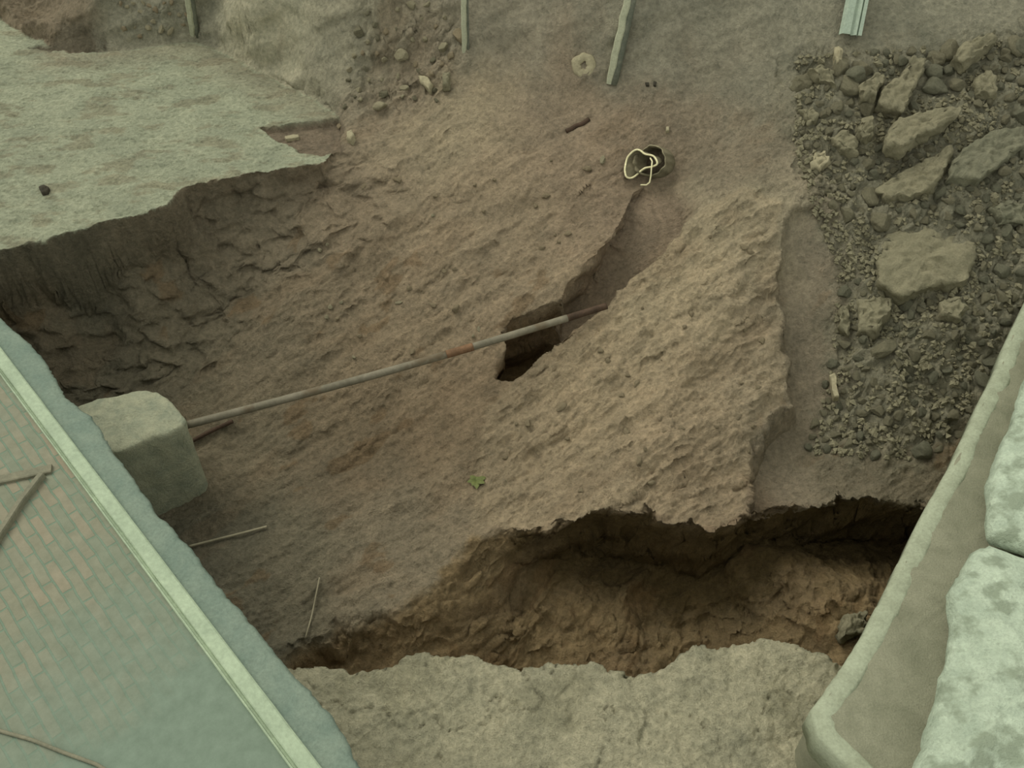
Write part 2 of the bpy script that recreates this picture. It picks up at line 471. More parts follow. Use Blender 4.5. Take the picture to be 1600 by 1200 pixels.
w_tr = sstep(0.0, 0.40, sd_tr)
w_ru = sstep(-0.15, 0.35, sd_ru)
w_gu = sstep(0.0, 0.22, sd_gu)
w_smooth = np.clip(np.maximum(np.maximum(w_gu, sstep(0, 0.1, sd_ch) * (1 - sstep(0.3, 0.8, pdist(X, Y, chute_left)))), sstep(-0.1, 0.2, sd_bf)), 0, 1)

# clods and lumps of the dug soil
d1, d2, hh = worley(U_ * 0.42 + 0.15 * gnoise(X * 2, Y * 2, 4), V_ + 0.12 * gnoise(X * 2.5, Y * 2.5, 9), 3.2, 2)
e1, e2, h2 = worley(U_ * 0.6, V_, 9.0, 5)
f1, f2, h3 = worley(U_ * 0.45, V_, 17.0, 6)
sd_sb, _, _ = sdist(X, Y, stony_bank); sd_sl, _, _ = sdist(X, Y, smooth_low)
chip = np.clip(fbm(X, Y, 1.1, 3, 33) * 1.2 + 0.5, 0.15, 1) * (1 - 0.75 * sstep(-0.2, 0.4, sd_sl + wob(21, 0.2)))
lump = 0.13 * fbm(U_ * 0.5, V_, 1.0, 4, 30) + 0.045 * (hh - 0.5) * sstep(0.0, 0.12, d2 - d1) * chip + 0.030 * (h2 - 0.5) * sstep(0.0, 0.12, e2 - e1) * chip \
     + 0.020 * (h3 - 0.5) * sstep(0.0, 0.15, f2 - f1) * chip + 0.045 * fbm(U_ * 0.4, V_, 5.0, 5, 34, 0.62)
flat = 0.02 * fbm(X * 0.6, Y, 2.0, 4, 40) - 0.018 * sstep(0.15, 0.6, fbm(X * 0.45, Y * 1.1, 6.0, 4, 44, 0.6))
r1, r2, rh = worley(X, Y, 5.5, 7)
q1, q2, qh = worley(X, Y, 12.0, 8)
rub = 0.09 * (rh - 0.4) * sstep(0.0, 0.10, r2 - r1) + 0.03 * fbm(X, Y, 8.0, 4, 53, 0.6) + 0.05 * (qh - 0.5) * sstep(0, 0.2, q2 - q1) + 0.10 * fbm(X, Y, 0.9, 3, 50)
amp = 1 - 0.85 * w_smooth
lump = lump * (0.62 + 0.38 * sstep(-0.05, 0.15, sd_mo) + 0.5 * sstep(1.6, 0.3, pdist(X, Y, plateau[2:9])))
Z = Z + (lump * (1 - w_ru) + rub * w_ru) * amp
sd_s2, _, _ = sdist(X, Y, WB([(170,-30),(298,-30),(296,52),(240,66),(180,52)]))
w_sb = np.maximum(sstep(-0.1, 0.2, sd_sb + wob(24, 0.1)), 0.6 * sstep(-0.1, 0.2, sd_s2)) * (1 - w_pl)
bank_top = sstep(2.2, 2.7, Z) * (1 - w_ru)
dust = sstep(2.15, 2.6, Z + 0.35 * fbm(X, Y, 0.8, 3, 46)) * (1 - w_ru) * (1 - sstep(-0.1, 0.2, sd_sb))
Z = Z - lump * 0.86 * dust * amp
Z = Z + 0.8 * rub * w_sb

Z = Z - 0.26 * sstep(9.35, 8.3, Y) * sstep(0, 0.10, sd_ch) * (1 - sstep(0.25, 1.1, pdist(X, Y, chute_left)))
# trench
fl = FLOOR(X, Y) + 0.10 * fbm(U_ * 0.5, V_, 1.8, 4, 60) + 0.07 * (h2 - 0.5) * sstep(0.02, 0.25, e2 - e1) + 0.05 * (hh - 0.5)
Z = np.where(sd_tr > 0, Z * (1 - w_tr) + np.minimum(fl, Z) * w_tr, Z)
# gully and the hole at its foot
gd = np.interp(Y, [7.0, 7.8, 8.8, 9.5], [0.52, 0.52, 0.50, 0.10])
Z = Z - gd * w_gu
w_ho = sstep(0.0, 0.24, sd_ho)
Z = Z * (1 - w_ho) + (-0.02) * w_ho
# the two flat dry levels
lf = 0.8 + 0.06 * fbm(X, Y, 1.2, 4, 70) + 0.035 * (hh - 0.5) + 0.018 * fbm(X, Y, 7.0, 4, 72, 0.6)
crack = np.abs(fbm(X, Y, 0.9, 4, 75))
lf = lf - 0.03 * (1 - sstep(0.0, 0.02, crack))
Z = Z * (1 - w_le) + lf * w_le
pf = 2.0 + flat - 0.10 * sstep(-0.02, 0.05, sd_pa)
Z = Z * (1 - w_pl) + pf * w_pl
Z = Z - 0.07 * sstep(-0.05, 0.15, sd_uh)
Z = Z + 0.006 * fbm(X, Y, 18.0, 3, 80)

def zat(x, y):
    i = (x - xs[0]) / DX; j = (y - ys[0]) / DX
    i = min(max(i, 0), len(xs) - 1.001); j = min(max(j, 0), len(ys) - 1.001)
    a, b = int(i), int(j); fx, fy = i - a, j - b
    return float((Z[b, a] * (1 - fx) + Z[b, a + 1] * fx) * (1 - fy) + (Z[b + 1, a] * (1 - fx) + Z[b + 1, a + 1] * fx) * fy)
def hit(u, v):
    """the ground seen at pixel (u, v)"""
    d = ray(u, v); o = np.array((0, 0, CAMZ)); d = d / np.linalg.norm(d)
    t = 4.0
    while t < 20:
        p = o + d * t
        if p[2] < zat(p[0], p[1]):
            lo, hi = t - 0.04, t
            for _ in range(12):
                m = (lo + hi) / 2; p = o + d * m
                if p[2] < zat(p[0], p[1]): hi = m
                else: lo = m
            return o + d * hi
        t += 0.04
    return o + d * 14
def gnormal(x, y, e=0.25):
    n = np.array((zat(x - e, y) - zat(x + e, y), zat(x, y - e) - zat(x, y + e), 2 * e))
    return n / np.linalg.norm(n)

# undercut banks: the soil below a lip is hollowed back under it
XX, YY = X.copy(), Y.copy()
far_s = np.where(sd_tr > 0, np.maximum(sd_tr, pdist(X, Y, trench[:15]) + 0.0), sd_tr)
def undercut(sd, nx, ny, wall, depth, reach, where):
    """draw the rows of a cut face together, so that it stands steep or leans back under its lip"""
    s = np.clip(sd, 0, None)
    f = np.where(s < wall, s * (0.85 + depth / wall * 0.9), 0)
    f = np.where(s >= wall, (wall * 0.85 + depth * 0.9) * (1 - sstep(wall, reach, s)), f) * where
    return -f * nx, -f * ny
for sd, nx, ny, wl, dep, reach, wh in ((far_s, 0 * X, 0 * X - 1, 0.40, 0.22, 1.7, sstep(-0.5, 0.6, X) * (1 - sstep(0.9, 1.5, sstep(5.2, 3.9, Y) * 1.5))),
                                   (sd_gu, gux, guy, 0.22, 0.10, 0.8, sstep(0.1, 0.4, gux) * (Y > 7.0)),
                                   (sd_ho, hox, hoy, 0.24, 0.06, 0.8, np.ones(X.shape))):
    a, b = undercut(sd, nx, ny, wl, dep, reach, wh)
    XX += a; YY += b
sp = np.clip(-sd_pl, 0, None)                                   # the edge of the crusted terrace stands over the dug face
fp = np.where(sp < 0.16, sp * 0.95, 0.152 * (1 - sstep(0.16, 0.7, sp))) * sstep(0.1, 0.5, -ply) * (sd_pl < 0)
XX -= fp * plx; YY -= fp * ply
face = sstep(0.02, 0.2, sp) * (1 - sstep(0.8, 1.5, sp)) * (Y < 10.5) * sstep(0.1, 0.5, -ply)
XX += face * 0.07 * fbm(X, Z * 1.6 + Y * 0.4, 3.0, 2, 130); YY += face * 0.09 * fbm(X, Z * 1.8 + Y * 0.4, 3.4, 2, 134)
# lumps and chips on the trench floor
g1, g2, gh = worley(XX * 0.7, YY, 6.0, 61); g3, g4, gk = worley(XX * 0.7, YY, 14.0, 62)
in_tr = sstep(0.45, 0.7, sd_tr) * (1 - w_le)
Z = Z + in_tr * (0.06 * (gh - 0.5) * sstep(0, 0.15, g2 - g1) + 0.03 * (gk - 0.5) * sstep(0, 0.15, g4 - g3) + 0.05 * fbm(XX * 0.6, YY, 4.5, 4, 64, 0.6))
# broken, crumbly cut faces: sideways jitter that changes with height
steep = np.hypot(*np.gradient(Z, DX)); steep = sstep(0.6, 1.8, steep) * sstep(0.3, 0.9, pdist(X, Y, plateau[1:12])) * (1 - sstep(-0.1, 0.0, sd_le))
XX = XX + steep * 0.06 * fbm(X + Z * 0.9, Y * 0.6 + Z * 1.2, 2.2, 2, 120)
YY = YY + steep * 0.06 * fbm(X * 0.8 - Z * 1.1, Y * 0.6 + Z * 0.9, 2.2, 2, 125)

# soil colours (dry crust, clay, grey spoil, damp earth): the soils' own tones, plus painted shade under the trench lip
soils = [
 (560,60,2.8,(122,120,98)),(420,40,2.6,(144,142,116)),(760,60,2.8,(124,119,99)),(1000,60,2.9,(122,121,102)),(1150,80,2.9,(122,120,100)),(250,30,2.3,(116,116,96)),(80,20,2.3,(110,98,76)),
 (620,150,2.3,(118,104,82)),(720,190,2.2,(142,128,98)),(640,250,1.9,(136,122,94)),(800,280,1.9,(140,122,94)),(560,300,1.7,(124,108,84)),(900,250,1.9,(138,118,92)),(860,160,2.4,(120,106,84)),
 (1000,200,2.2,(122,108,86)),(1100,220,2.2,(120,108,86)),(1180,230,2.2,(116,106,84)),(560,420,1.2,(122,106,80)),(700,400,1.3,(138,120,92)),(830,380,1.5,(136,118,90)),
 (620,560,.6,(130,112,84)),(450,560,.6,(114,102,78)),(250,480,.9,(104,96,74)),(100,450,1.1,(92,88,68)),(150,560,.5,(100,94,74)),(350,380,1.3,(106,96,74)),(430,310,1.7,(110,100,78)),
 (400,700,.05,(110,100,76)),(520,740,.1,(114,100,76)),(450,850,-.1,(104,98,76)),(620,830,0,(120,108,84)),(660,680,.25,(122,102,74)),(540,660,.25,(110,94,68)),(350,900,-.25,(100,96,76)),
 (800,700,.45,(128,110,82)),(760,600,.6,(130,110,82)),(950,620,.9,(148,128,96)),(1100,450,1.4,(152,136,104)),(1170,350,1.8,(146,136,106)),(1180,560,1.0,(142,126,98)),(1050,700,.7,(136,116,88)),(900,780,.4,(138,120,92)),(1120,780,.5,(124,102,76)),
 (950,380,1.0,(128,108,84)),(1000,350,1.2,(128,110,86)),(1260,400,1.5,(130,119,97)),(1250,560,.9,(130,118,96)),(1220,720,.4,(124,112,90)),(1320,750,.2,(106,98,76)),
 (1300,150,2.7,(108,104,84)),(1450,120,2.9,(107,107,88)),(1450,250,2.3,(103,103,83)),(1580,250,2.4,(99,103,83)),(1420,420,1.6,(105,101,79)),(1550,420,1.7,(96,94,74)),(1400,560,.9,(103,96,72)),(1500,600,.8,(94,90,68)),(1380,680,.4,(105,96,72)),(1300,560,.9,(104,96,76)),
 (1400,20,3.4,(116,116,96)),(1250,60,3.1,(120,119,99)),
]
def soil_tone(r, g, b, grey=0.38):
    y = 0.35 * r + 0.55 * g + 0.10 * b
    m = (y * 1.035, y * 0.985, y * 0.875)
    return lin(*[c * (1 - grey) + q * grey for c, q in zip((r, g, b), m)], K * 1.04)
acc = np.zeros(X.shape + (3,)); wt = np.zeros(X.shape)
wx, wy = X + 0.30 * fbm(X, Y, 1.3, 4, 90), Y + 0.30 * fbm(X, Y, 1.3, 4, 94)
for u, v, z, c in soils:
    p = P(u, v, z)
    g = np.exp(-((wx - p[0]) ** 2 + (wy - p[1]) ** 2) / (2 * 0.42 ** 2)) + 1e-9
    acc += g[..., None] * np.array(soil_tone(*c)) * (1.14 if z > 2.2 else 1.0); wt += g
soil = acc / wt[..., None]
def paint(w, c, grey=0.38):
    global soil
    w = np.clip(w, 0, 1)[..., None]
    soil = soil * (1 - w) + np.array(soil_tone(*c, grey)) * w
paint(sstep(-0.02, 0.05, sd_mo) * 0.45 * (1 - w_tr), (150, 132, 100))
paint(sstep(0.05, 0.2, sd_tr), (116, 99, 70), 0.1)
paint(sstep(0.5, 0.9, sd_tr) * sstep(-0.2, 0.4, fbm(X, Y, 1.6, 4, 97)) * 0.7, (130, 112, 80), 0.1)
damp_shade_line = [on_base(*q) for q in [(900,806),(1000,805),(1120,830),(1300,790),(1500,800),(1700,850)]]
paint((1 - sstep(0.50, 0.95, pdist(X, Y, damp_shade_line) + wob(23, 0.15))) * sstep(-0.02, 0.1, sd_tr), (82, 69, 44), 0)  # damp soil, with shade below the lip also put into the colour
paint(w_ru * 0.8, (117, 116, 93))
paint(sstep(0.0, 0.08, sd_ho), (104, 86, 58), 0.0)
paint(w_gu * (1 - w_ho) * 0.8, (124, 106, 84))
paint(w_le, (146, 142, 118), 0)
paint(w_le * sstep(0.05, 0.5, fbm(X, Y, 1.5, 5, 99)) * 0.55, (124, 121, 98), 0)
paint(sstep(-0.012, 0.004, sd_pl), (139, 143, 120), 0)
paint(sstep(-0.01, 0.004, sd_pl) * sstep(0.1, 0.55, fbm(X * 0.5, Y, 3.0, 5, 103, 0.6)) * 0.7, (122, 119, 97), 0)
paint(sstep(0.0, 0.04, sd_pl) * (1 - sstep(0.05, 0.9, pdist(X, Y, plateau[11:19]))) * 0.55, (122, 114, 90))
paint(sstep(-0.02, 0.03, sd_pa), (112, 98, 78))
paint(sstep(-0.02, 0.08, sd_uh), (94, 87, 68))
paint((1 - w_pl) * sstep(0.25, 0.6, fbm(U_ * 0.5, V_, 1.4, 4, 107)) * (1 - w_ru) * (1 - w_le) * (1 - dust) * 0.28, (116, 94, 66))
paint((1 - w_pl) * sstep(0.48, 0.62, fbm(U_ * 0.55, V_, 2.3, 4, 111)) * (1 - w_ru) * (1 - w_le) * (1 - dust) * (1 - sstep(-0.1, 0.2, sd_mo)) * (1 - w_smooth) * sstep(1.6, 1.2, Z) * 0.42, (96, 76, 50), 0)

def build_ground():
    ny, nx = X.shape
    co = np.stack([XX, YY, Z], -1).reshape(-1, 3).astype(np.float32)
    gx = np.gradient(co.reshape(ny, nx, 3), axis=1); gy = np.gradient(co.reshape(ny, nx, 3), axis=0)
    nrm = np.cross(gx, gy); nrm /= np.linalg.norm(nrm, axis=-1)[..., None] + 1e-9
    nrm = nrm.reshape(-1, 3)
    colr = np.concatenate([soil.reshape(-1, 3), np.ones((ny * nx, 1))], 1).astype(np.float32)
    cell = lambda a: a[:-1, :-1]
    reg = np.zeros((ny - 1, nx - 1), int)                       # 0 sloping cut
    reg[(cell(Y) > 11.0) | (cell(BASEZ) > 2.45)] = 1            # back bank
    reg[cell(sd_ru) > 0] = 2
    reg[(cell(sd_mo) > 0)] = 3
    reg[(cell(sd_ch) > 0) & (pdist(cell(X), cell(Y), chute_left) < 0.75)] = 4
    reg[(cell(sd_gu) > 0)] = 5
    reg[(cell(sd_tr) > 0)] = 6
    reg[(cell(sd_le) > -0.03)] = 7
    reg[(cell(sd_pl) > -0.04)] = 8
    names = ['dug_earth_slope', 'earth_bank', 'rubble_slope', 'clay_mound', 'earth_chute', 'gully', 'trench_floor', 'dirt_ledge', 'dirt_terrace']
    labels = ['brown dug earth slope falling from the pale terrace to the trench', 'grey brown earth bank along the back with stakes against it',
              'grey stony spoil slope beside the pale concrete kerb', 'pale ochre clay mound between the gully and the smooth chute',
              'smooth brown strip of fine soil beside the clay mound', 'smooth brown gully between two lumpy clay banks',
              'damp brown trench below the lip of the clay mound', 'pale dry dirt ledge in front of the trench', 'flat pale crusted dirt terrace above the dug slope']
    cats = ['ground', 'bank', 'ground', 'mound', 'ground', 'gully', 'trench', 'ground', 'ground']
    idx = np.arange(ny * nx).reshape(ny, nx)
    quads = np.stack([idx[:-1, :-1], idx[:-1, 1:], idx[1:, 1:], idx[1:, :-1]], -1)
    for r, nm in enumerate(names):
        q = quads[reg == r]
        if not len(q): continue
        used, inv = np.unique(q, return_inverse=True)
        inv = inv.reshape(q.shape)
        me = bpy.data.meshes.new(nm)
        me.vertices.add(len(used)); me.vertices.foreach_set('co', co[used].ravel())
        me.loops.add(inv.size); me.loops.foreach_set('vertex_index', inv.ravel().astype(np.int32))
        me.polygons.add(len(q)); me.polygons.foreach_set('loop_start', np.arange(0, inv.size, 4, dtype=np.int32))
        me.update(calc_edges=True)
        me.polygons.foreach_set('use_smooth', np.ones(len(q), bool))
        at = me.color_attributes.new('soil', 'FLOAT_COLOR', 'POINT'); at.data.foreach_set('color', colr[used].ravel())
        me.normals_split_custom_set_from_vertices([tuple(v) for v in nrm[used]])
        me.materials.append(M['earth'])
        o = bpy.data.objects.new(nm, me); COL.objects.link(o)
        tag(o, labels[r], cats[r], kind='structure')
BASEZ = BASE(X, Y)
build_ground()

# ------------------------------------------------------------------ brick terrace with its kerb beam and coping, beside the camera
TZ = 2.4
edge_out = [(-90,385),(0,492),(40,525),(72,560),(100,614),(140,642),(180,705),(215,752),(240,790),(300,852),(350,922),(392,965),(420,1002),(452,1042),(522,1112),(560,1190),(600,1260)]
beam_r = [(-90,432),(0,547),(100,672),(200,806),(300,938),(400,1074),(490,1195),(545,1270)]
A0, B0 = P(*beam_r[0], TZ), P(*beam_r[-1], TZ)
ux = (B0 - A0) / np.linalg.norm(B0 - A0); uy = np.array((-ux[1], ux[0], 0))   # uy points to the pit
ANG = math.atan2(ux[1], ux[0])
ORG = P(250, 870, TZ)
def T(s, t, z):           # along the beam, across it (towards the pit), height
    return ORG + ux * s + uy * t + np.array((0, 0, z - ORG[2]))
rv = lambda p: (float(np.dot(p - ORG, ux)), float(np.dot(p - ORG, uy)))
S0, S1 = -5.2, 2.6
# paving slab (local axes follow the courses)
def local_obj(name, verts, faces, mat, smooth=False):
    o = mesh_obj(name, verts, faces, mat, None, smooth)
    o.location = Vector(ORG); o.rotation_euler = (0, 0, ANG)
    return o
def boxv(x0, x1, y0, y1, z0, z1):
    v = [(x, y, z) for x in (x0, x1) for y in (y0, y1) for z in (z0, z1)]
    f = [(0, 1, 3, 2), (4, 6, 7, 5), (0, 4, 5, 1), (2, 3, 7, 6), (0, 2, 6, 4), (1, 5, 7, 3)]
    return v, f
v, f = boxv(S0, S1, -4.2, -0.138, -3.2, 0.0)
tag(local_obj('brick_paving', v, f, 'brick'), 'mossy brick paved terrace behind the pale kerb beam', 'paving', kind='structure')

def profile_strip(prof, ss, jit=0.0):
    """extrude a closed cross profile of (t, z) along s"""
    n = len(prof); v, f = [], []
    for k, s in enumerate(ss):
        for t, z in prof: v.append((s, t + random.uniform(-jit, jit), z + random.uniform(-jit, jit)))
    for k in range(len(ss) - 1):
        for i in range(n):
            j = (i + 1) % n
            f.append((k * n + i, k * n + j, (k + 1) * n + j, (k + 1) * n + i))
    f.append(tuple(range(n))); f.append(tuple((len(ss) - 1) * n + i for i in range(n)))
    return v, f
beam_root = empty('kerb_beam', T(0, 0, TZ), 'long pale painted beam along the edge of the brick terrace', 'beam')
beam_root.rotation_euler = (0, 0, ANG)
def beam_part(nm, prof, mat):
    v, f = profile_strip(prof, np.linspace(S0, S1, 40), 0.0012)
    return mesh_obj(nm, v, f, mat, beam_root, False)
beam_part('flange', [(-0.108, -0.02), (-0.108, 0.030), (-0.100, 0.037), (-0.012, 0.037), (0.0, 0.028), (0.0, -0.02)], 'beam')
beam_part('bead', [(-0.142, -0.02), (-0.142, 0.016), (-0.138, 0.022), (-0.130, 0.022), (-0.125, 0.012), (-0.107, 0.004), (-0.107, -0.02)], 'beam')

def build_coping():
    o = resample([rv(P(u, v, TZ)) for u, v in edge_out], 260, closed=False)
    nacr = 12; v, f = [], []
    rows = []
    for k, (s, t) in enumerate(o):
        j = 0.018 * mnoise.noise((s * 6, 3.1, 0)) + 0.008 * mnoise.noise((s * 30, 8.0, 0)) + 0.008 * mnoise.noise((s * 70, 8.0, 4))
        t2 = t + j - 0.01
        prof = [(-0.02, -3.0), (-0.02, -0.01)]
        prof += [(-0.02 + (t2 + 0.02) * i / nacr, -0.012 - 0.035 * (i / nacr) ** 3) for i in range(1, nacr)]
        prof += [(t2, -0.06), (t2 - 0.02, -0.10), (t2 - 0.04, -0.25), (t2 - 0.03, -3.0)]
        rows.append([(s, a + (0.006 * mnoise.noise((s * 14, a * 14, 5)) if i > 2 else 0), z + (0.006 * mnoise.noise((s * 5, a * 5, 1)) + 0.003 * mnoise.noise((s * 22, a * 22, 2)) if z > -0.2 and i > 1 else 0)) for i, (a, z) in enumerate(prof)])
    n = len(rows[0])
    v = [p for r in rows for p in r]
    for k in range(len(rows) - 1):
        for i in range(n):
            j = (i + 1) % n
            f.append((k * n + i, k * n + j, (k + 1) * n + j, (k + 1) * n + i))
    f.append(tuple(range(n))); f.append(tuple((len(rows) - 1) * n + i for i in range(n)))
    c = local_obj('mortar_coping', v, f, 'coping', True)
    tag(c, 'grey mortar coping with a ragged edge above the pit', 'coping', kind='structure')
build_coping()

# things lying on the brick terrace
def flat_bar(name, px, w, h, mat, label, cat, z=TZ, seed=1):
    line = resample([P(u, v, z) for u, v in px], 24, closed=False)
    v, f = [], []
    d = line[-1] - line[0]; d /= np.linalg.norm(d); sd = np.array((-d[1], d[0], 0))
    for k, p in enumerate(line):
        q = 0.006 * mnoise.noise((k * 0.7, seed, 0))
        for a, b in ((-.5, 0), (-.5, .8), (-.38, 1), (.38, 1), (.5, .8), (.5, 0)):
            v.append(p + sd * (w * a + q) + np.array((0, 0, h * b)))
    for k in range(23):
        for i in range(6):
            j = (i + 1) % 6
            f.append((k * 6 + i, k * 6 + j, k * 6 + 6 + j, k * 6 + 6 + i))
    f.append(tuple(range(6))); f.append(tuple(23 * 6 + i for i in range(6)))
    return tag(recentre(mesh_obj(name, v, f, mat, None, False)), label, cat)
flat_bar('wooden_batten', [(-150,782), (0,752), (82,734)], 0.085, 0.03, 'strap', 'brown batten lying across the bricks up to the kerb beam', 'batten')
flat_bar('iron_bar', [(-60,950), (0,842), (35,788), (68,746)], 0.05, 0.06, 'strap', 'thin brown bar slanting across the bricks below the batten', 'bar', seed=4)
v, f = tube([P(u, w, TZ + 0.012) for u, w in [(-60,1118), (0,1142), (50,1156), (100,1176), (150,1194), (200,1225)]], 0.012)
tag(recentre(mesh_obj('cable', v, f, 'strap')), 'thin dark cable lying on the bricks in the near corner', 'cable')  # dark tube drawn along a ridge seam

# ------------------------------------------------------------------ concrete kerb and limewashed stones on the right
KZ = 1.6
kerb_l = [(1720,260),(1640,400),(1602,480),(1577,530),(1561,576),(1537,622),(1502,700),(1476,750),(1441,812),(1410,880),(1381,940),(1345,1005),(1310,1060),(1272,1110),(1284,1150),(1335,1202),(1400,1270)]
def build_kerb():
    root = empty('concrete_kerb', P(1440, 960, -0.2), 'grey concrete kerb with a pale mortar edge beside the stony slope', 'kerb')
    o = resample([P(u, v, KZ) for u, v in kerb_l], 220, closed=False)
    def side(k):
        a = o[min(k + 3, len(o) - 1)] - o[max(k - 3, 0)]; a /= np.linalg.norm(a)
        return np.array((-a[1], a[0], 0))                        # to the stones
    def build(nm, prof, mat, jit):
        rows = []
        for k, p in enumerate(o):
            sd = side(k); j = 0.010 * mnoise.noise((k * 0.25, 2.2, 0)) + 0.008 * mnoise.noise((k * 1.1, 4, 0))
            r = []
            for i, (t, z) in enumerate(prof):
                wv = 1 + 0.3 * mnoise.noise((k * 0.06, 9, 3))
                q = p + sd * (t * (wv if t > 0.05 else 1) + j) + np.array((0, 0, z))
                q = q + np.array(mnoise.noise_vector(Vector(q) * 6)) * jit + np.array(mnoise.noise_vector(Vector(q) * 18)) * jit * 0.6
                r.append(q)
            rows.append(r)
        n = len(prof); v = [q for r in rows for q in r]; f = []
        for k in range(len(rows) - 1):
            for i in range(n):
                j = (i + 1) % n
                f.append((k * n + i, k * n + j, k * n + n + j, k * n + n + i))
        f.append(tuple(range(n))); f.append(tuple((len(rows) - 1) * n + i for i in range(n)))
        part(nm, v, f, mat, root)
    poly = [P(u, v, KZ) for u, v in kerb_l] + [P(u, v, KZ) for u, v in [(1600,1420),(2300,1400),(2300,700),(2100,260)]]
    v, f = rough_prism(poly, (0, 0, 1), 2.0, amp=0.010, freq=3.0, bevel=0.05, N=260, seed=4, inner=26, sides=5, flare=-0.02)
    part('body', v, f, 'footing', root)
    build('mortar_edge', [(-0.025, -0.30), (-0.025, -0.03), (-0.008, -0.008), (0.03, 0.006), (0.08, 0.008), (0.115, 0.004), (0.14, -0.006), (0.12, -0.30)], 'mortar', 0.004)
    return root
build_kerb()

def boulder(name, px, z, thick, label, seed, dome=0.16, bevel=0.14, lean=(0, 0, 1)):
    c = np.mean([P(u, v, z) for u, v in px], axis=0)
    o = [PP(u, v, c, np.array(lean)) for u, v in px]
    v, f = rough_prism(o, lean, thick, amp=0.035, freq=2.8, bevel=bevel, N=130, dome=dome, seed=seed, inner=18, sides=5, flare=-0.16, jag=0.012)
    return tag(recentre(mesh_obj(name, v, f, 'white_stone')), label, 'stone')
boulder('rough_stone', [(1640,500),(1602,596),(1572,680),(1551,742),(1546,800),(1553,832),(1600,852),(1680,872),(1790,860),(1820,560),(1740,470)], 1.985, 0.20, 'whitewashed rough stone above the crack, further along the kerb', 3)
boulder('rough_stone', [(1553,842),(1528,852),(1502,884),(1488,922),(1495,975),(1478,1040),(1462,1110),(1432,1200),(1400,1300),(1560,1330),(1760,1290),(1800,890),(1680,876),(1600,858)], 1.985, 0.20, 'big whitewashed rough stone at the near end of the kerb', 5)

# ------------------------------------------------------------------ concrete block standing in the pit beside the coping
def build_block():
    zt = 1.0
    px = [(108,640),(130,630),(152,620),(185,617),(225,610),(245,610),(262,620),(278,642),(291,656),(284,666),(240,684),(185,704),(160,708),(130,690)]
    o = [P(u, v, zt) for u, v in px]
    v, f = rough_prism(o, (0, 0, 1), 1.9, amp=0.022, freq=4.0, bevel=0.045, N=90, dome=0.02, seed=9, inner=12, sides=14, flare=-0.10, jag=0.006)
    tag(recentre(mesh_obj('concrete_block', v, f, 'block')), 'rough pale concrete block standing beside the grey coping', 'block')
build_block()

# ------------------------------------------------------------------ long pipe across the dig
def build_pipe():
    a, b = P(292, 664, 0.86), P(948, 478, 1.30)
    ln = np.linalg.norm(b - a)
    root = empty('long_pipe', a, 'long thin grey pipe spanning from the concrete block to the clay mound', 'pipe')
    def seg(nm, t0, t1, r, mat):
        n = 14
        path = [a + (b - a) * t + np.array((0, 0, -0.05 * math.sin(math.pi * t) + 0.05 * 0)) for t in np.linspace(t0, t1, n)]
        return part(nm, *tube(path, r, 14), mat, root)
    seg('pipe_length', 0.0, 0.606, 0.044, 'pipe')
    tag(seg('pipe_joint', 0.60, 0.665, 0.047, 'rust'), 'rusty brown pipe joint')
    seg('pipe_length', 0.66, 0.90, 0.043, 'pipe')
    tag(seg('pipe_end', 0.895, 1.0, 0.040, 'dark_rust'), 'dark rusty pipe end')
build_pipe()
# short dark tube along the slope by the block
def lay(name, px, r, mat, label, cat, lift=0.0, n=26, group=None):
    path = [hit(u, v) + np.array((0, 0, lift + r * 0.6)) for u, v in resample([(float(u), float(v)) for u, v in px], n, closed=False)]
    path = np.array(path)
    for _ in range(6): path[1:-1] = (path[:-2] + path[1:-1] * 2 + path[2:]) / 4
    return tag(recentre(mesh_obj(name, *tube(path, r, 8), mat)), label, cat, group)
lay('rod', [(300,694), (330,678), (365,662)], 0.025, 'dark_rust', 'short dark rod under the end of the pipe by the block', 'rod', 0.03)  # thin dark tube along the slope below the pipe end
lay('stick', [(296,857), (340,846), (380,836), (418,826)], 0.014, 'wire', 'pale thin stick on the dark slope beside the coping', 'stick', 0.03)
lay('thin_wire', [(500,905), (494,935), (488,965), (478,1000)], 0.008, 'wire', 'faint thin wire hanging down into the dark corner of the trench', 'wire', 0.03)
lay('root', [(884,207), (892,204), (900,198), (910,196), (920,188)], 0.030, 'dark_rust', 'short dark root sticking out above the gully', 'root', 0.0)

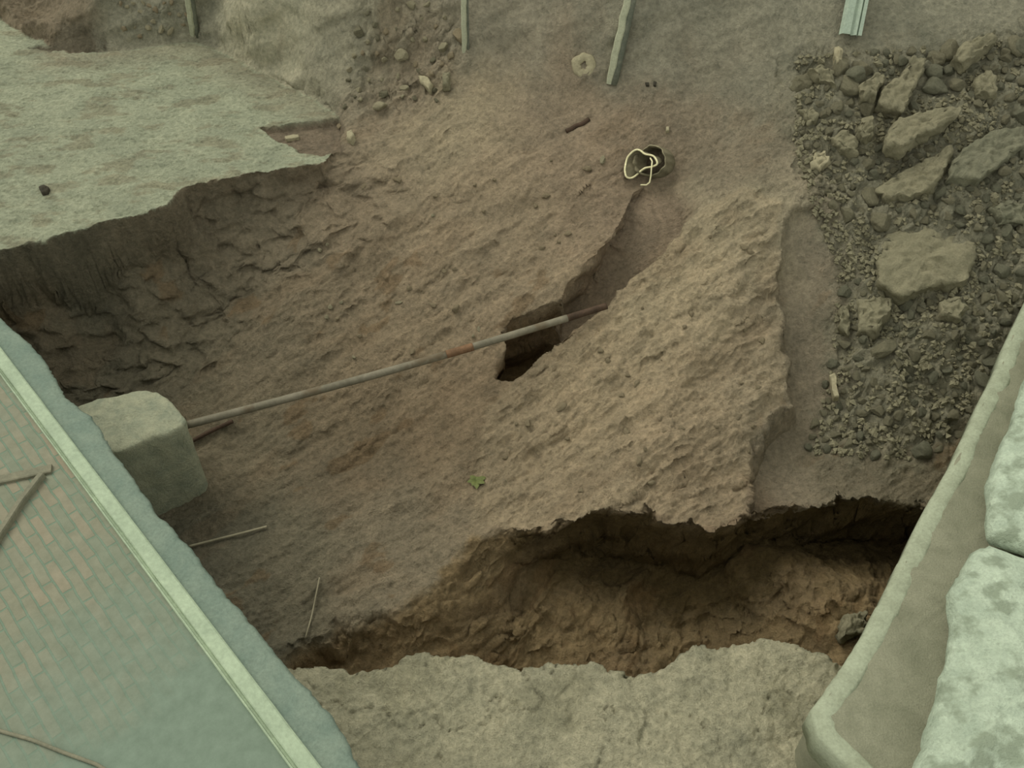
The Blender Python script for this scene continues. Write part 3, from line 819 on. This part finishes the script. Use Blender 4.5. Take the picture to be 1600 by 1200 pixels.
# ------------------------------------------------------------------ broken drain pipe
def build_drain():
    c = hit(1012, 274) + np.array((0, 0, 0.22))
    axis = np.array((0.62, 0.72, -0.62)); axis /= np.linalg.norm(axis)        # runs back into the bank
    a = np.cross(axis, (0, 0, 1)); a /= np.linalg.norm(a); b = np.cross(a, axis)
    root = empty('drain_pipe', c, 'broken grey drain pipe with a cream ragged rim sticking out of the bank', 'pipe')
    N, Rr = 64, 0.20
    longer = np.array((-0.75, -0.1, -0.65)); longer /= np.linalg.norm(longer)  # the side where more of the wall is left
    outer, inner, rim = [], [], []
    for k in range(N):
        t = 2 * math.pi * k / N
        rad = math.cos(t) * a + math.sin(t) * b
        cut = 0.06 - 0.16 * max(0.0, np.dot(rad, longer)) ** 1.3 + 0.022 * math.sin(5 * t + 0.6) + 0.014 * math.sin(11 * t + 1)
        outer.append((c + rad * Rr + axis * cut, c + rad * Rr + axis * 0.6))
        inner.append((c + rad * (Rr - 0.025) + axis * cut, c + rad * (Rr - 0.025) + axis * 0.55))
        rim.append(c + rad * (Rr - 0.012) + axis * (cut - 0.004))
    v, f = [], []
    for k in range(N): v += [outer[k][0], outer[k][1], inner[k][1], inner[k][0]]
    for k in range(N):
        j = (k + 1) % N
        for i in range(4):
            l = (i + 1) % 4
            f.append((k * 4 + i, j * 4 + i, j * 4 + l, k * 4 + l))
    part('pipe_wall', v, f, 'clay_pipe', root)
    # cream rim: follows the broken mouth
    keep = [k for k in range(N) if np.dot((rim[k] - c) / np.linalg.norm(rim[k] - c), longer) < 0.45]
    st = next(i for i, k in enumerate(keep) if k - keep[i - 1] not in (1,) and i > 0) if any(keep[i] - keep[i - 1] != 1 for i in range(1, len(keep))) else 0
    keep = keep[st:] + keep[:st]
    part('rim', *tube([rim[k] for k in keep], 0.006, 8), 'stone_pale', root)
    # torn lining curling out of the mouth, its loose end hanging down
    cu, cv = 1018, 250
    pc = c - axis * 0.08
    o0 = np.array((0, 0, CAMZ))
    def q(u, w, d=0.0):
        a1 = PP(u, w, pc - axis * d, axis); a2 = hit(u, w); a2 = a2 + (o0 - a2) / np.linalg.norm(o0 - a2) * 0.07
        return a1 if np.linalg.norm(a1 - o0) < np.linalg.norm(a2 - o0) else a2
    loop = [(980,246),(988,237),(995,233),(1001,235),(1007,241),(1021,243),(1026,250),(1028,257),(1018,261),(1008,262),(1000,268),(992,276),(985,279),(978,277),(976,265),(978,254)]
    pts = resample([q(u, w) for u, w in loop], 60)
    for _ in range(2): pts = (np.roll(pts, 1, 0) + 2 * pts + np.roll(pts, -1, 0)) / 4
    lc = pts.mean(0); deep = c + axis * 0.12
    ring2 = pts + (deep - lc) * 0.55 - (pts - lc) * 0.25
    ring3 = pts + (deep - lc) * 1.0 - (pts - lc) * 0.5
    v = np.vstack([pts, ring2, ring3]); f = []
    for r in range(2):
        for k in range(60): f.append((r * 60 + k, r * 60 + (k + 1) % 60, r * 60 + 60 + (k + 1) % 60, r * 60 + 60 + k))
    part('lining', v, f, 'clay_pipe', root)
    part('torn_edge', *tube(np.vstack([pts, pts[:2]]), 0.012, 8, caps=False), 'rim', root)
    part('lining_strip', *tube([q(1016,247), q(1019,252,0.02), q(1018,262,0.04), q(1017,275,0.03), q(1015,285,0.02), q(1010,289,0.02), q(1001,289,0.02)], 0.009, 8), 'rim', root)
build_drain()

# ------------------------------------------------------------------ stakes against the bank
def stake(px_bottom, px_top, w, d, mat, label, name='wooden_stake', cat='stake', lean=0.25, dark=0):
    b = hit(*px_bottom); n = gnormal(b[0], b[1], 0.4)
    # the top lies further up the bank, a little proud of it
    t = hit(*px_top) + n * lean
    b = b + n * 0.03
    ax = t - b; L = np.linalg.norm(ax); ax /= L
    b = b - ax * 0.15; t = t + ax * 1.2
    sd = np.cross(ax, n); sd /= np.linalg.norm(sd); nn = np.cross(sd, ax)
    root = empty(name, b, label, cat)
    v, f = [], []
    rows = 30
    prof = [(-.5, -.3), (-.5, .3), (-.35, .5), (.3, .5), (.5, .3), (.5, -.3), (.3, -.5), (-.35, -.5)]
    for k in range(rows + 1):
        p = b + (t - b) * k / rows
        sc_ = 1.0 if k > 2 else 0.7 + 0.1 * k
        j = 0.012 * mnoise.noise((k * 0.5, w * 50, 1))
        for x, y in prof: v.append(p + sd * (w * x * sc_ + j) + nn * d * y * sc_)
    m = len(prof)
    for k in range(rows):
        for i in range(m):
            j = (i + 1) % m
            f.append((k * m + i, k * m + j, k * m + m + j, k * m + m + i))
    f.append(tuple(range(m))); f.append(tuple(rows * m + i for i in range(m)))
    part('stake_body', v, f, mat, root, False)
    if dark:  # dark tube set along the right side of the stake as its shadow side
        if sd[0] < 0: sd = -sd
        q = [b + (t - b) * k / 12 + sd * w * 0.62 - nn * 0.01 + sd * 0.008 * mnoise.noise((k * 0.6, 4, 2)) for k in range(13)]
        tag(part('shade_side', *tube(q, dark, 10), 'wood_dark', root), 'dark weathered side of the stake')  # dark tube along the right side, standing in for the stake's shade
    return root, sd, nn, b, t
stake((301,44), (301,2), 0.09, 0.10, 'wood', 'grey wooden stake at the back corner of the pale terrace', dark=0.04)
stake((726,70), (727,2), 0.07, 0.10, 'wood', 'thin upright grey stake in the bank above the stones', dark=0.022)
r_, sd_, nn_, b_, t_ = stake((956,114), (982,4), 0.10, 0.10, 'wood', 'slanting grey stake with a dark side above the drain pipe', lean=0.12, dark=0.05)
def build_sheet():
    b = hit(1326, 60); n = gnormal(b[0], b[1], 0.4)
    t = hit(1336, 2) + n * 0.15; b = b + n * 0.06
    ax = t - b; ax /= np.linalg.norm(ax); t = t + ax * 1.2
    s = np.cross(ax, n); s /= np.linalg.norm(s); nn = np.cross(s, ax)
    if s[0] < 0: s = -s
    root = empty('ribbed_board', b, 'pale ribbed board standing against the bank above the rubble', 'board')
    xs_ = [-.5, -.40, -.36, -.08, -.05, 0.02, 0.05, .22, .25, .30, .33, .48, .5]
    hs_ = [0.0, 0.05, 0.06, 0.06, 0.06, 0.025, 0.025, 0.055, 0.055, 0.02, 0.055, 0.055, 0.0]
    v, f = [], []; n2 = len(xs_) * 2
    for k in range(13):
        p = b + (t - b) * k / 12
        top = [p + s * 0.27 * x + nn * h for x, h in zip(xs_, hs_)]
        bot = [p + s * 0.27 * x + nn * (h - 0.015) for x, h in zip(xs_, hs_)][::-1]
        v += top + bot
    for k in range(12):
        for i in range(n2):
            j = (i + 1) % n2
            f.append((k * n2 + i, k * n2 + j, k * n2 + n2 + j, k * n2 + n2 + i))
    f.append(tuple(range(n2))); f.append(tuple(12 * n2 + i for i in range(n2)))
    part('sheet', v, f, 'metal', root, False)
build_sheet()

# ------------------------------------------------------------------ broken slabs in the spoil
slab_px = []
def slab(px, thick, mat, label, tilt=0.35, lift=0.05, seed=1, name='stone_slab', cat='slab', amp=0.036, bevel=0.04, dome=0.0, N=72, extra=(0, 0, 0)):
    slab_px.append(px)
    u0, v0 = np.mean(px, axis=0)
    c = hit(u0, v0); n = gnormal(c[0], c[1], 0.35)
    n = n * (1 - tilt) + np.array((0, 0, 1)) * tilt + np.array(extra); n /= np.linalg.norm(n)
    c = c + n * lift
    o = [PP(u, v, c, n) for u, v in px]
    v, f = rough_prism(o, n, thick, amp=amp, freq=5, bevel=bevel, N=N, seed=seed, inner=10, sides=4, dome=dome, jag=amp * 0.9)
    return tag(recentre(mesh_obj(name, v, f, mat)), label, cat)
slab([(1432,82),(1450,92),(1436,122),(1414,172),(1392,168),(1371,158),(1382,138),(1412,112)], 0.22, 'stone', 'long narrow stone block leaning up the rubble, above the large ribbed slab', lift=0.13, seed=2, extra=(-0.1, -0.15, 0))
slab([(1383,206),(1411,182),(1455,170),(1502,160),(1497,176),(1455,200),(1411,228),(1386,227)], 0.16, 'stone', 'large flat slab with a dark hollow under its lower edge', lift=0.22, seed=3, extra=(-0.1, 0, 0.2))
slab([(1494,84),(1505,66),(1530,56),(1558,45),(1556,62),(1530,82),(1509,95)], 0.18, 'stone', 'slab at the top edge of the rubble, furthest up the bank', lift=0.16, seed=4)
slab([(1368,296),(1415,264),(1460,241),(1491,222),(1483,252),(1460,290),(1420,306),(1386,311)], 0.2, 'stone', 'long sloping slab just below the dark hollow', lift=0.12, seed=5, extra=(-0.12, 0, 0))
slab([(1494,240),(1540,208),(1604,192),(1602,226),(1560,256),(1530,280),(1484,274)], 0.25, 'stone_dark', 'broad grey slab at the outer end of the sloping slabs', lift=0.10, seed=6)
slab([(1376,372),(1410,356),(1460,352),(1524,370),(1526,398),(1512,440),(1462,446),(1411,462),(1372,440)], 0.2, 'stone', 'biggest flat earth crusted slab, in the middle of the rubble', lift=0.05, seed=7, dome=0.04)
slab([(1341,467),(1400,463),(1388,492),(1370,520),(1344,516)], 0.22, 'stone', 'squarish slab just under the biggest flat slab', lift=0.10, seed=8)
slab([(1299,213),(1320,199),(1341,213),(1340,241),(1316,232)], 0.2, 'stone', 'angular block at the inner edge of the rubble, left of the large slab', lift=0.10, seed=9)
slab([(1341,202),(1355,178),(1369,182),(1367,210),(1350,216)], 0.2, 'stone', 'upright rounded stone touching the large slab with the hollow', lift=0.15, seed=10, name='stone', cat='stone', dome=0.05)
slab([(1305,72),(1311,69),(1318,74),(1316,95),(1308,97),(1304,84)], 0.12, 'stone_pale', 'pale oval stone right below the ribbed board', lift=0.08, seed=11, name='stone', cat='stone', dome=0.04, amp=0.008)
slab([(1526,118),(1540,110),(1558,122),(1558,142),(1530,144)], 0.22, 'stone', 'square block among small stones under the topmost slab', lift=0.12, seed=12, name='stone', cat='stone')
slab([(1263,108),(1282,98),(1303,110),(1304,132),(1278,124)], 0.2, 'stone', 'pale block at the upper inner corner of the rubble', lift=0.10, seed=13, name='stone', cat='stone')
slab([(1313,478),(1326,472),(1331,492),(1328,520),(1313,512)], 0.16, 'stone', 'small upright slab left of the squarish slab', lift=0.10, seed=14)
slab([(1296,585),(1304,581),(1312,618),(1303,620)], 0.14, 'stone_pale', 'thin upright slab at the foot of the smooth chute', lift=0.10, seed=15, amp=0.01, bevel=0.015)
slab([(1551,322),(1580,312),(1606,318),(1604,345),(1570,346)], 0.2, 'stone_dark', 'flat grey slab at the outer edge of the rubble, below the broad slab', lift=0.10, seed=16)
slab([(1345,128),(1372,112),(1384,118),(1370,150),(1350,150)], 0.2, 'stone', 'dark tilted block beside the long narrow block', lift=0.10, seed=17, name='stone', cat='stone')
slab([(1470,470),(1500,462),(1516,480),(1500,500),(1474,494)], 0.2, 'stone', 'flat stone below the outer corner of the biggest slab', lift=0.08, seed=18, name='stone', cat='stone')
slab([(1250,172),(1272,164),(1280,182),(1262,192)], 0.15, 'stone', 'lone block between the smooth bank and the rubble', lift=0.06, seed=19, name='stone', cat='stone')
slab([(1270,240),(1288,234),(1300,246),(1284,260),(1268,256)], 0.15, 'stone_pale', 'pale block below the angular block at the inner edge', lift=0.08, seed=20, name='stone', cat='stone')
# pale stones with a place of their own
slab([(652,116),(668,118),(676,130),(670,140),(656,128)], 0.10, 'stone_pale', 'pale flat stone low on the bank, near the thin stake', lift=0.05, seed=21, name='stone', cat='stone', N=40, amp=0.01)
slab([(690,112),(702,110),(700,130),(690,132)], 0.10, 'stone', 'dark upright stone beside the pale flat stone on the bank', lift=0.06, seed=22, name='stone', cat='stone', N=40, amp=0.01)
slab([(541,204),(550,200),(553,208),(547,216),(540,213)], 0.10, 'stone_pale', 'pale stone at the inner corner of the terrace', lift=0.07, seed=23, name='stone', cat='stone', N=40, amp=0.01)
slab([(444,212),(466,209),(467,214),(447,217)], 0.04, 'stone_pale', 'thin pale flake on the brown patch of the terrace', tilt=1, lift=0.04, seed=24, name='stone', cat='stone', N=40, amp=0.006, bevel=0.012)
slab([(59,290),(67,286),(76,291),(74,298),(64,300)], 0.10, 'black', 'small black stone alone on the pale terrace', tilt=1, lift=0.05, seed=25, name='stone', cat='stone', N=40, amp=0.008, bevel=0.03, dome=0.03)
slab([(1008,128),(1014,128),(1014,133),(1009,133)], 0.06, 'black', 'tiny black stone nearer the slanting stake', lift=0.03, seed=26, name='stone', cat='stone', N=24, amp=0.004, bevel=0.012)  # small dark block for a black dot on the bank
slab([(1021,126),(1026,127),(1025,134),(1021,133)], 0.06, 'black', 'tiny black stone further from the slanting stake', lift=0.03, seed=27, name='stone', cat='stone', N=24, amp=0.004, bevel=0.012)  # second dark block, for the dot beside it
slab([(1041,197),(1046,197),(1046,204),(1041,204)], 0.06, 'stone_pale', 'tiny pale stone above the drain pipe', lift=0.03, seed=28, name='stone', cat='stone', N=24, amp=0.004, bevel=0.012)
slab([(1316,962),(1345,950),(1362,958),(1350,985),(1320,990)], 0.16, 'stone', 'rounded stone in the trench beside the concrete kerb', lift=0.10, seed=29, name='stone', cat='stone', dome=0.05)

# pale lump of plaster with a hole in it, on the bank
def build_ring():
    c = hit(912, 103); n = gnormal(c[0], c[1]) * 0.6 + np.array((0, -0.5, 0.3)); n /= np.linalg.norm(n)
    c = c + n * 0.01
    a = np.cross(n, (0, 0, 1)); a /= np.linalg.norm(a); b = np.cross(a, n)
    v, f, m, w = [], [], 36, 10
    for k in range(m):
        t = 2 * math.pi * k / m
        R = 0.10 * (1 + 0.18 * mnoise.noise((math.cos(t) * 1.5, math.sin(t) * 1.5, 2)))
        r = 0.062 + 0.02 * mnoise.noise((math.cos(t) * 2, math.sin(t) * 2, 7))
        off = a * (0.02)
        for i in range(w):
            g = 2 * math.pi * i / w
            v.append(c + off * 0 + (math.cos(t) * a + math.sin(t) * b) * (R + r * math.cos(g)) + n * (0.025 * math.sin(g)))
    for k in range(m):
        for i in range(w):
            f.append((k * w + i, ((k + 1) % m) * w + i, ((k + 1) % m) * w + (i + 1) % w, k * w + (i + 1) % w))
    tag(recentre(mesh_obj('plaster_ring', v, f, 'stone_pale')), 'pale crumbly ring with a brown hole on the bank', 'ring')
build_ring()

# small green weed on the slope
def build_weed():
    c = hit(744, 752)
    root = empty('weed', c, 'small green weed growing on the clay slope', 'plant')
    for k in range(9):
        t = k * 2.4; L = 0.09 + 0.03 * (k % 3)
        d = np.array((math.cos(t), math.sin(t), 0.55 + 0.2 * (k % 2))); d /= np.linalg.norm(d)
        s = np.cross(d, (0, 0, 1)); s /= np.linalg.norm(s)
        v, f = [], []
        for i in range(6):
            q = i / 5; w = 0.035 * math.sin(math.pi * (0.12 + 0.88 * q)) * (1 if i < 5 else 0.1)
            p = c + d * L * q + np.array((0, 0, -0.05 * q * q))
            v += [p - s * w, p + np.array((0, 0, 0.006)), p + s * w]
        for i in range(5):
            for j in range(2): f.append((i * 3 + j, i * 3 + j + 1, i * 3 + j + 4, i * 3 + j + 3))
        part('leaf', v, f, 'leaf', root)
build_weed()

# ------------------------------------------------------------------ loose stones: each one an object; a dozen shapes shared between them
def stone_mesh(name, seed, mat):
    r = random.Random(seed)
    bm = bmesh.new(); bmesh.ops.create_icosphere(bm, subdivisions=4, radius=1.0)
    cuts = []
    for _ in range(9):
        d = Vector((r.gauss(0, 1), r.gauss(0, 1), r.gauss(0, 1))).normalized(); cuts.append((d, r.uniform(0.5, 0.82)))
    for v in bm.verts:
        p = v.co.copy()
        for d, c in cuts:
            e = p.dot(d) - c
            if e > 0: p -= d * e * 0.94
        p += mnoise.noise_vector(p * 2.2 + Vector((seed, 0, 0))) * 0.07 + mnoise.noise_vector(p * 6 + Vector((seed, 0, 0))) * 0.03
        v.co = p
    me = bpy.data.meshes.new(name); bm.to_mesh(me); bm.free()
    me.polygons.foreach_set('use_smooth', [True] * len(me.polygons))
    me.materials.append(M[mat])
    return me
stone_meshes = {k: [stone_mesh('stone', 31 * i + ord(k[0]) + len(k), k) for i in range(5)] for k in ('stone', 'stone_dark', 'stone_pale', 'clod')}

def inside(u, v, poly):
    c = False; n = len(poly)
    for i in range(n):
        (ax, ay), (bx, by) = poly[i], poly[(i + 1) % n]
        if (ay > v) != (by > v) and u < (bx - ax) * (v - ay) / (by - ay) + ax: c = not c
    return c
placed = []
def scatter(n, px, smin, smax, mats, label, group, seed, name='stone', cat='stone'):
    r = random.Random(seed); us, vs = [p[0] for p in px], [p[1] for p in px]
    made = tries = 0
    while made < n:
        u, v = r.uniform(min(us), max(us)), r.uniform(min(vs), max(vs))
        if not inside(u, v, px) or any(inside(u + a, v + b, q) for q in slab_px for a in (-5, 5) for b in (-7, 3)): continue
        p = hit(u, v)
        s = smin + (smax - smin) * r.random() ** 2.2
        tries += 1
        if tries < 4000 and any((p[0] - x) ** 2 + (p[1] - y) ** 2 < (s * 1.15 + q) ** 2 for x, y, q in placed): continue
        placed.append((p[0], p[1], s * 1.15))
        me = r.choice(stone_meshes[r.choice(mats)])
        o = bpy.data.objects.new(name, me)
        o.scale = (s * r.uniform(0.9, 1.5), s * r.uniform(0.8, 1.1), s * r.uniform(0.55, 0.9))
        nrm = Vector(gnormal(p[0], p[1], 0.2))
        q = nrm.to_track_quat('Z', 'Y').to_matrix() @ Matrix.Rotation(r.uniform(0, 6.28), 3, 'Z') @ Matrix.Rotation(r.uniform(-0.4, 0.4), 3, 'X')
        o.rotation_euler = q.to_euler()
        o.location = Vector(p) + nrm * s * 0.22
        tag(o, label, cat, group); COL.objects.link(o)
        made += 1
scatter(70, [(1330,85),(1420,80),(1600,70),(1600,210),(1500,150),(1380,180),(1250,180),(1250,110)], 0.05, 0.16, ('stone', 'stone_dark', 'stone'),
        'small angular stone in the top part of the rubble, above the large slabs', 'small stones above the slabs', 1)
scatter(75, [(1245,200),(1370,215),(1480,240),(1600,230),(1600,480),(1530,460),(1540,360),(1370,350),(1300,330)], 0.05, 0.15, ('stone', 'stone_dark', 'stone'),
        'small angular stone in the rubble between and around the large slabs', 'small stones between the slabs', 2)
scatter(90, [(1320,430),(1410,470),(1590,460),(1560,560),(1500,690),(1440,720),(1260,700),(1290,560)], 0.045, 0.13, ('stone', 'stone_dark', 'stone'),
        'small brown grey stone low in the rubble, below the biggest slab', 'small stones at the foot of the rubble', 3)
scatter(46, [(545,20),(690,0),(720,60),(690,160),(560,170),(530,200),(545,120)], 0.035, 0.10, ('stone', 'stone_pale', 'clod'),
        'small pale stone on the stony bank between terrace and thin stake', 'small stones on the back bank', 4)
scatter(22, [(190,0),(295,0),(290,50),(240,62),(180,50)], 0.03, 0.065, ('stone_pale', 'clod'),
        'small pale stone in the bank left of the corner stake', 'small stones beside the corner stake', 5)
scatter(34, [(560,280),(950,230),(880,400),(720,560),(560,640),(420,520)], 0.025, 0.055, ('clod', 'clod', 'stone_pale'),
        'small ochre clod on the slope above the long pipe', 'clods above the pipe', 6, 'earth_clod', 'clod')
scatter(34, [(1150,310),(1210,420),(1215,620),(1160,780),(900,780),(760,700),(1000,480)], 0.025, 0.06, ('clod',),
        'small ochre clod lying on the clay mound', 'clods on the clay mound', 7, 'earth_clod', 'clod')

# gravel nobody could count, over the spoil
def build_gravel():
    r = random.Random(12); V_all, F_all = [], []
    base = [(1,0,0),(-1,0,0),(0,1,0),(0,-1,0),(0,0,1),(0,0,-1)]
    fc = [(0,2,4),(2,1,4),(1,3,4),(3,0,4),(2,0,5),(1,2,5),(3,1,5),(0,3,5)]
    px = [(1245,90),(1600,60),(1600,440),(1560,540),(1520,620),(1470,710),(1440,722),(1270,710),(1300,540),(1310,420),(1270,330),(1240,220)]
    made = 0
    while made < 2600:
        u, v = r.uniform(1240, 1600), r.uniform(60, 720)
        if not inside(u, v, px): continue
        if any(inside(u, v + b, q) for q in slab_px for b in (-6, 0)): continue
        p = hit(u, v)
        if any((p[0] - x) ** 2 + (p[1] - y) ** 2 < (q + 0.01) ** 2 for x, y, q in placed): continue
        s = 0.014 + 0.035 * r.random() ** 2; k = len(V_all)
        R = Matrix.Rotation(r.uniform(0, 6), 3, 'Z') @ Matrix.Rotation(r.uniform(0, 3), 3, 'X')
        for b in base:
            q = R @ Vector((b[0] * s * r.uniform(.7, 1.5), b[1] * s * r.uniform(.7, 1.2), b[2] * s * r.uniform(.6, 1)))
            V_all.append(p + np.array(q) + np.array((0, 0, s * 0.4)))
        F_all += [tuple(k + i for i in t) for t in fc]
        made += 1
    o = mesh_obj('gravel', V_all, F_all, 'stone', None, False)
    tag(o, 'fine grey gravel and crumbs strewn over the rubble slope', 'gravel', kind='stuff')
build_gravel()
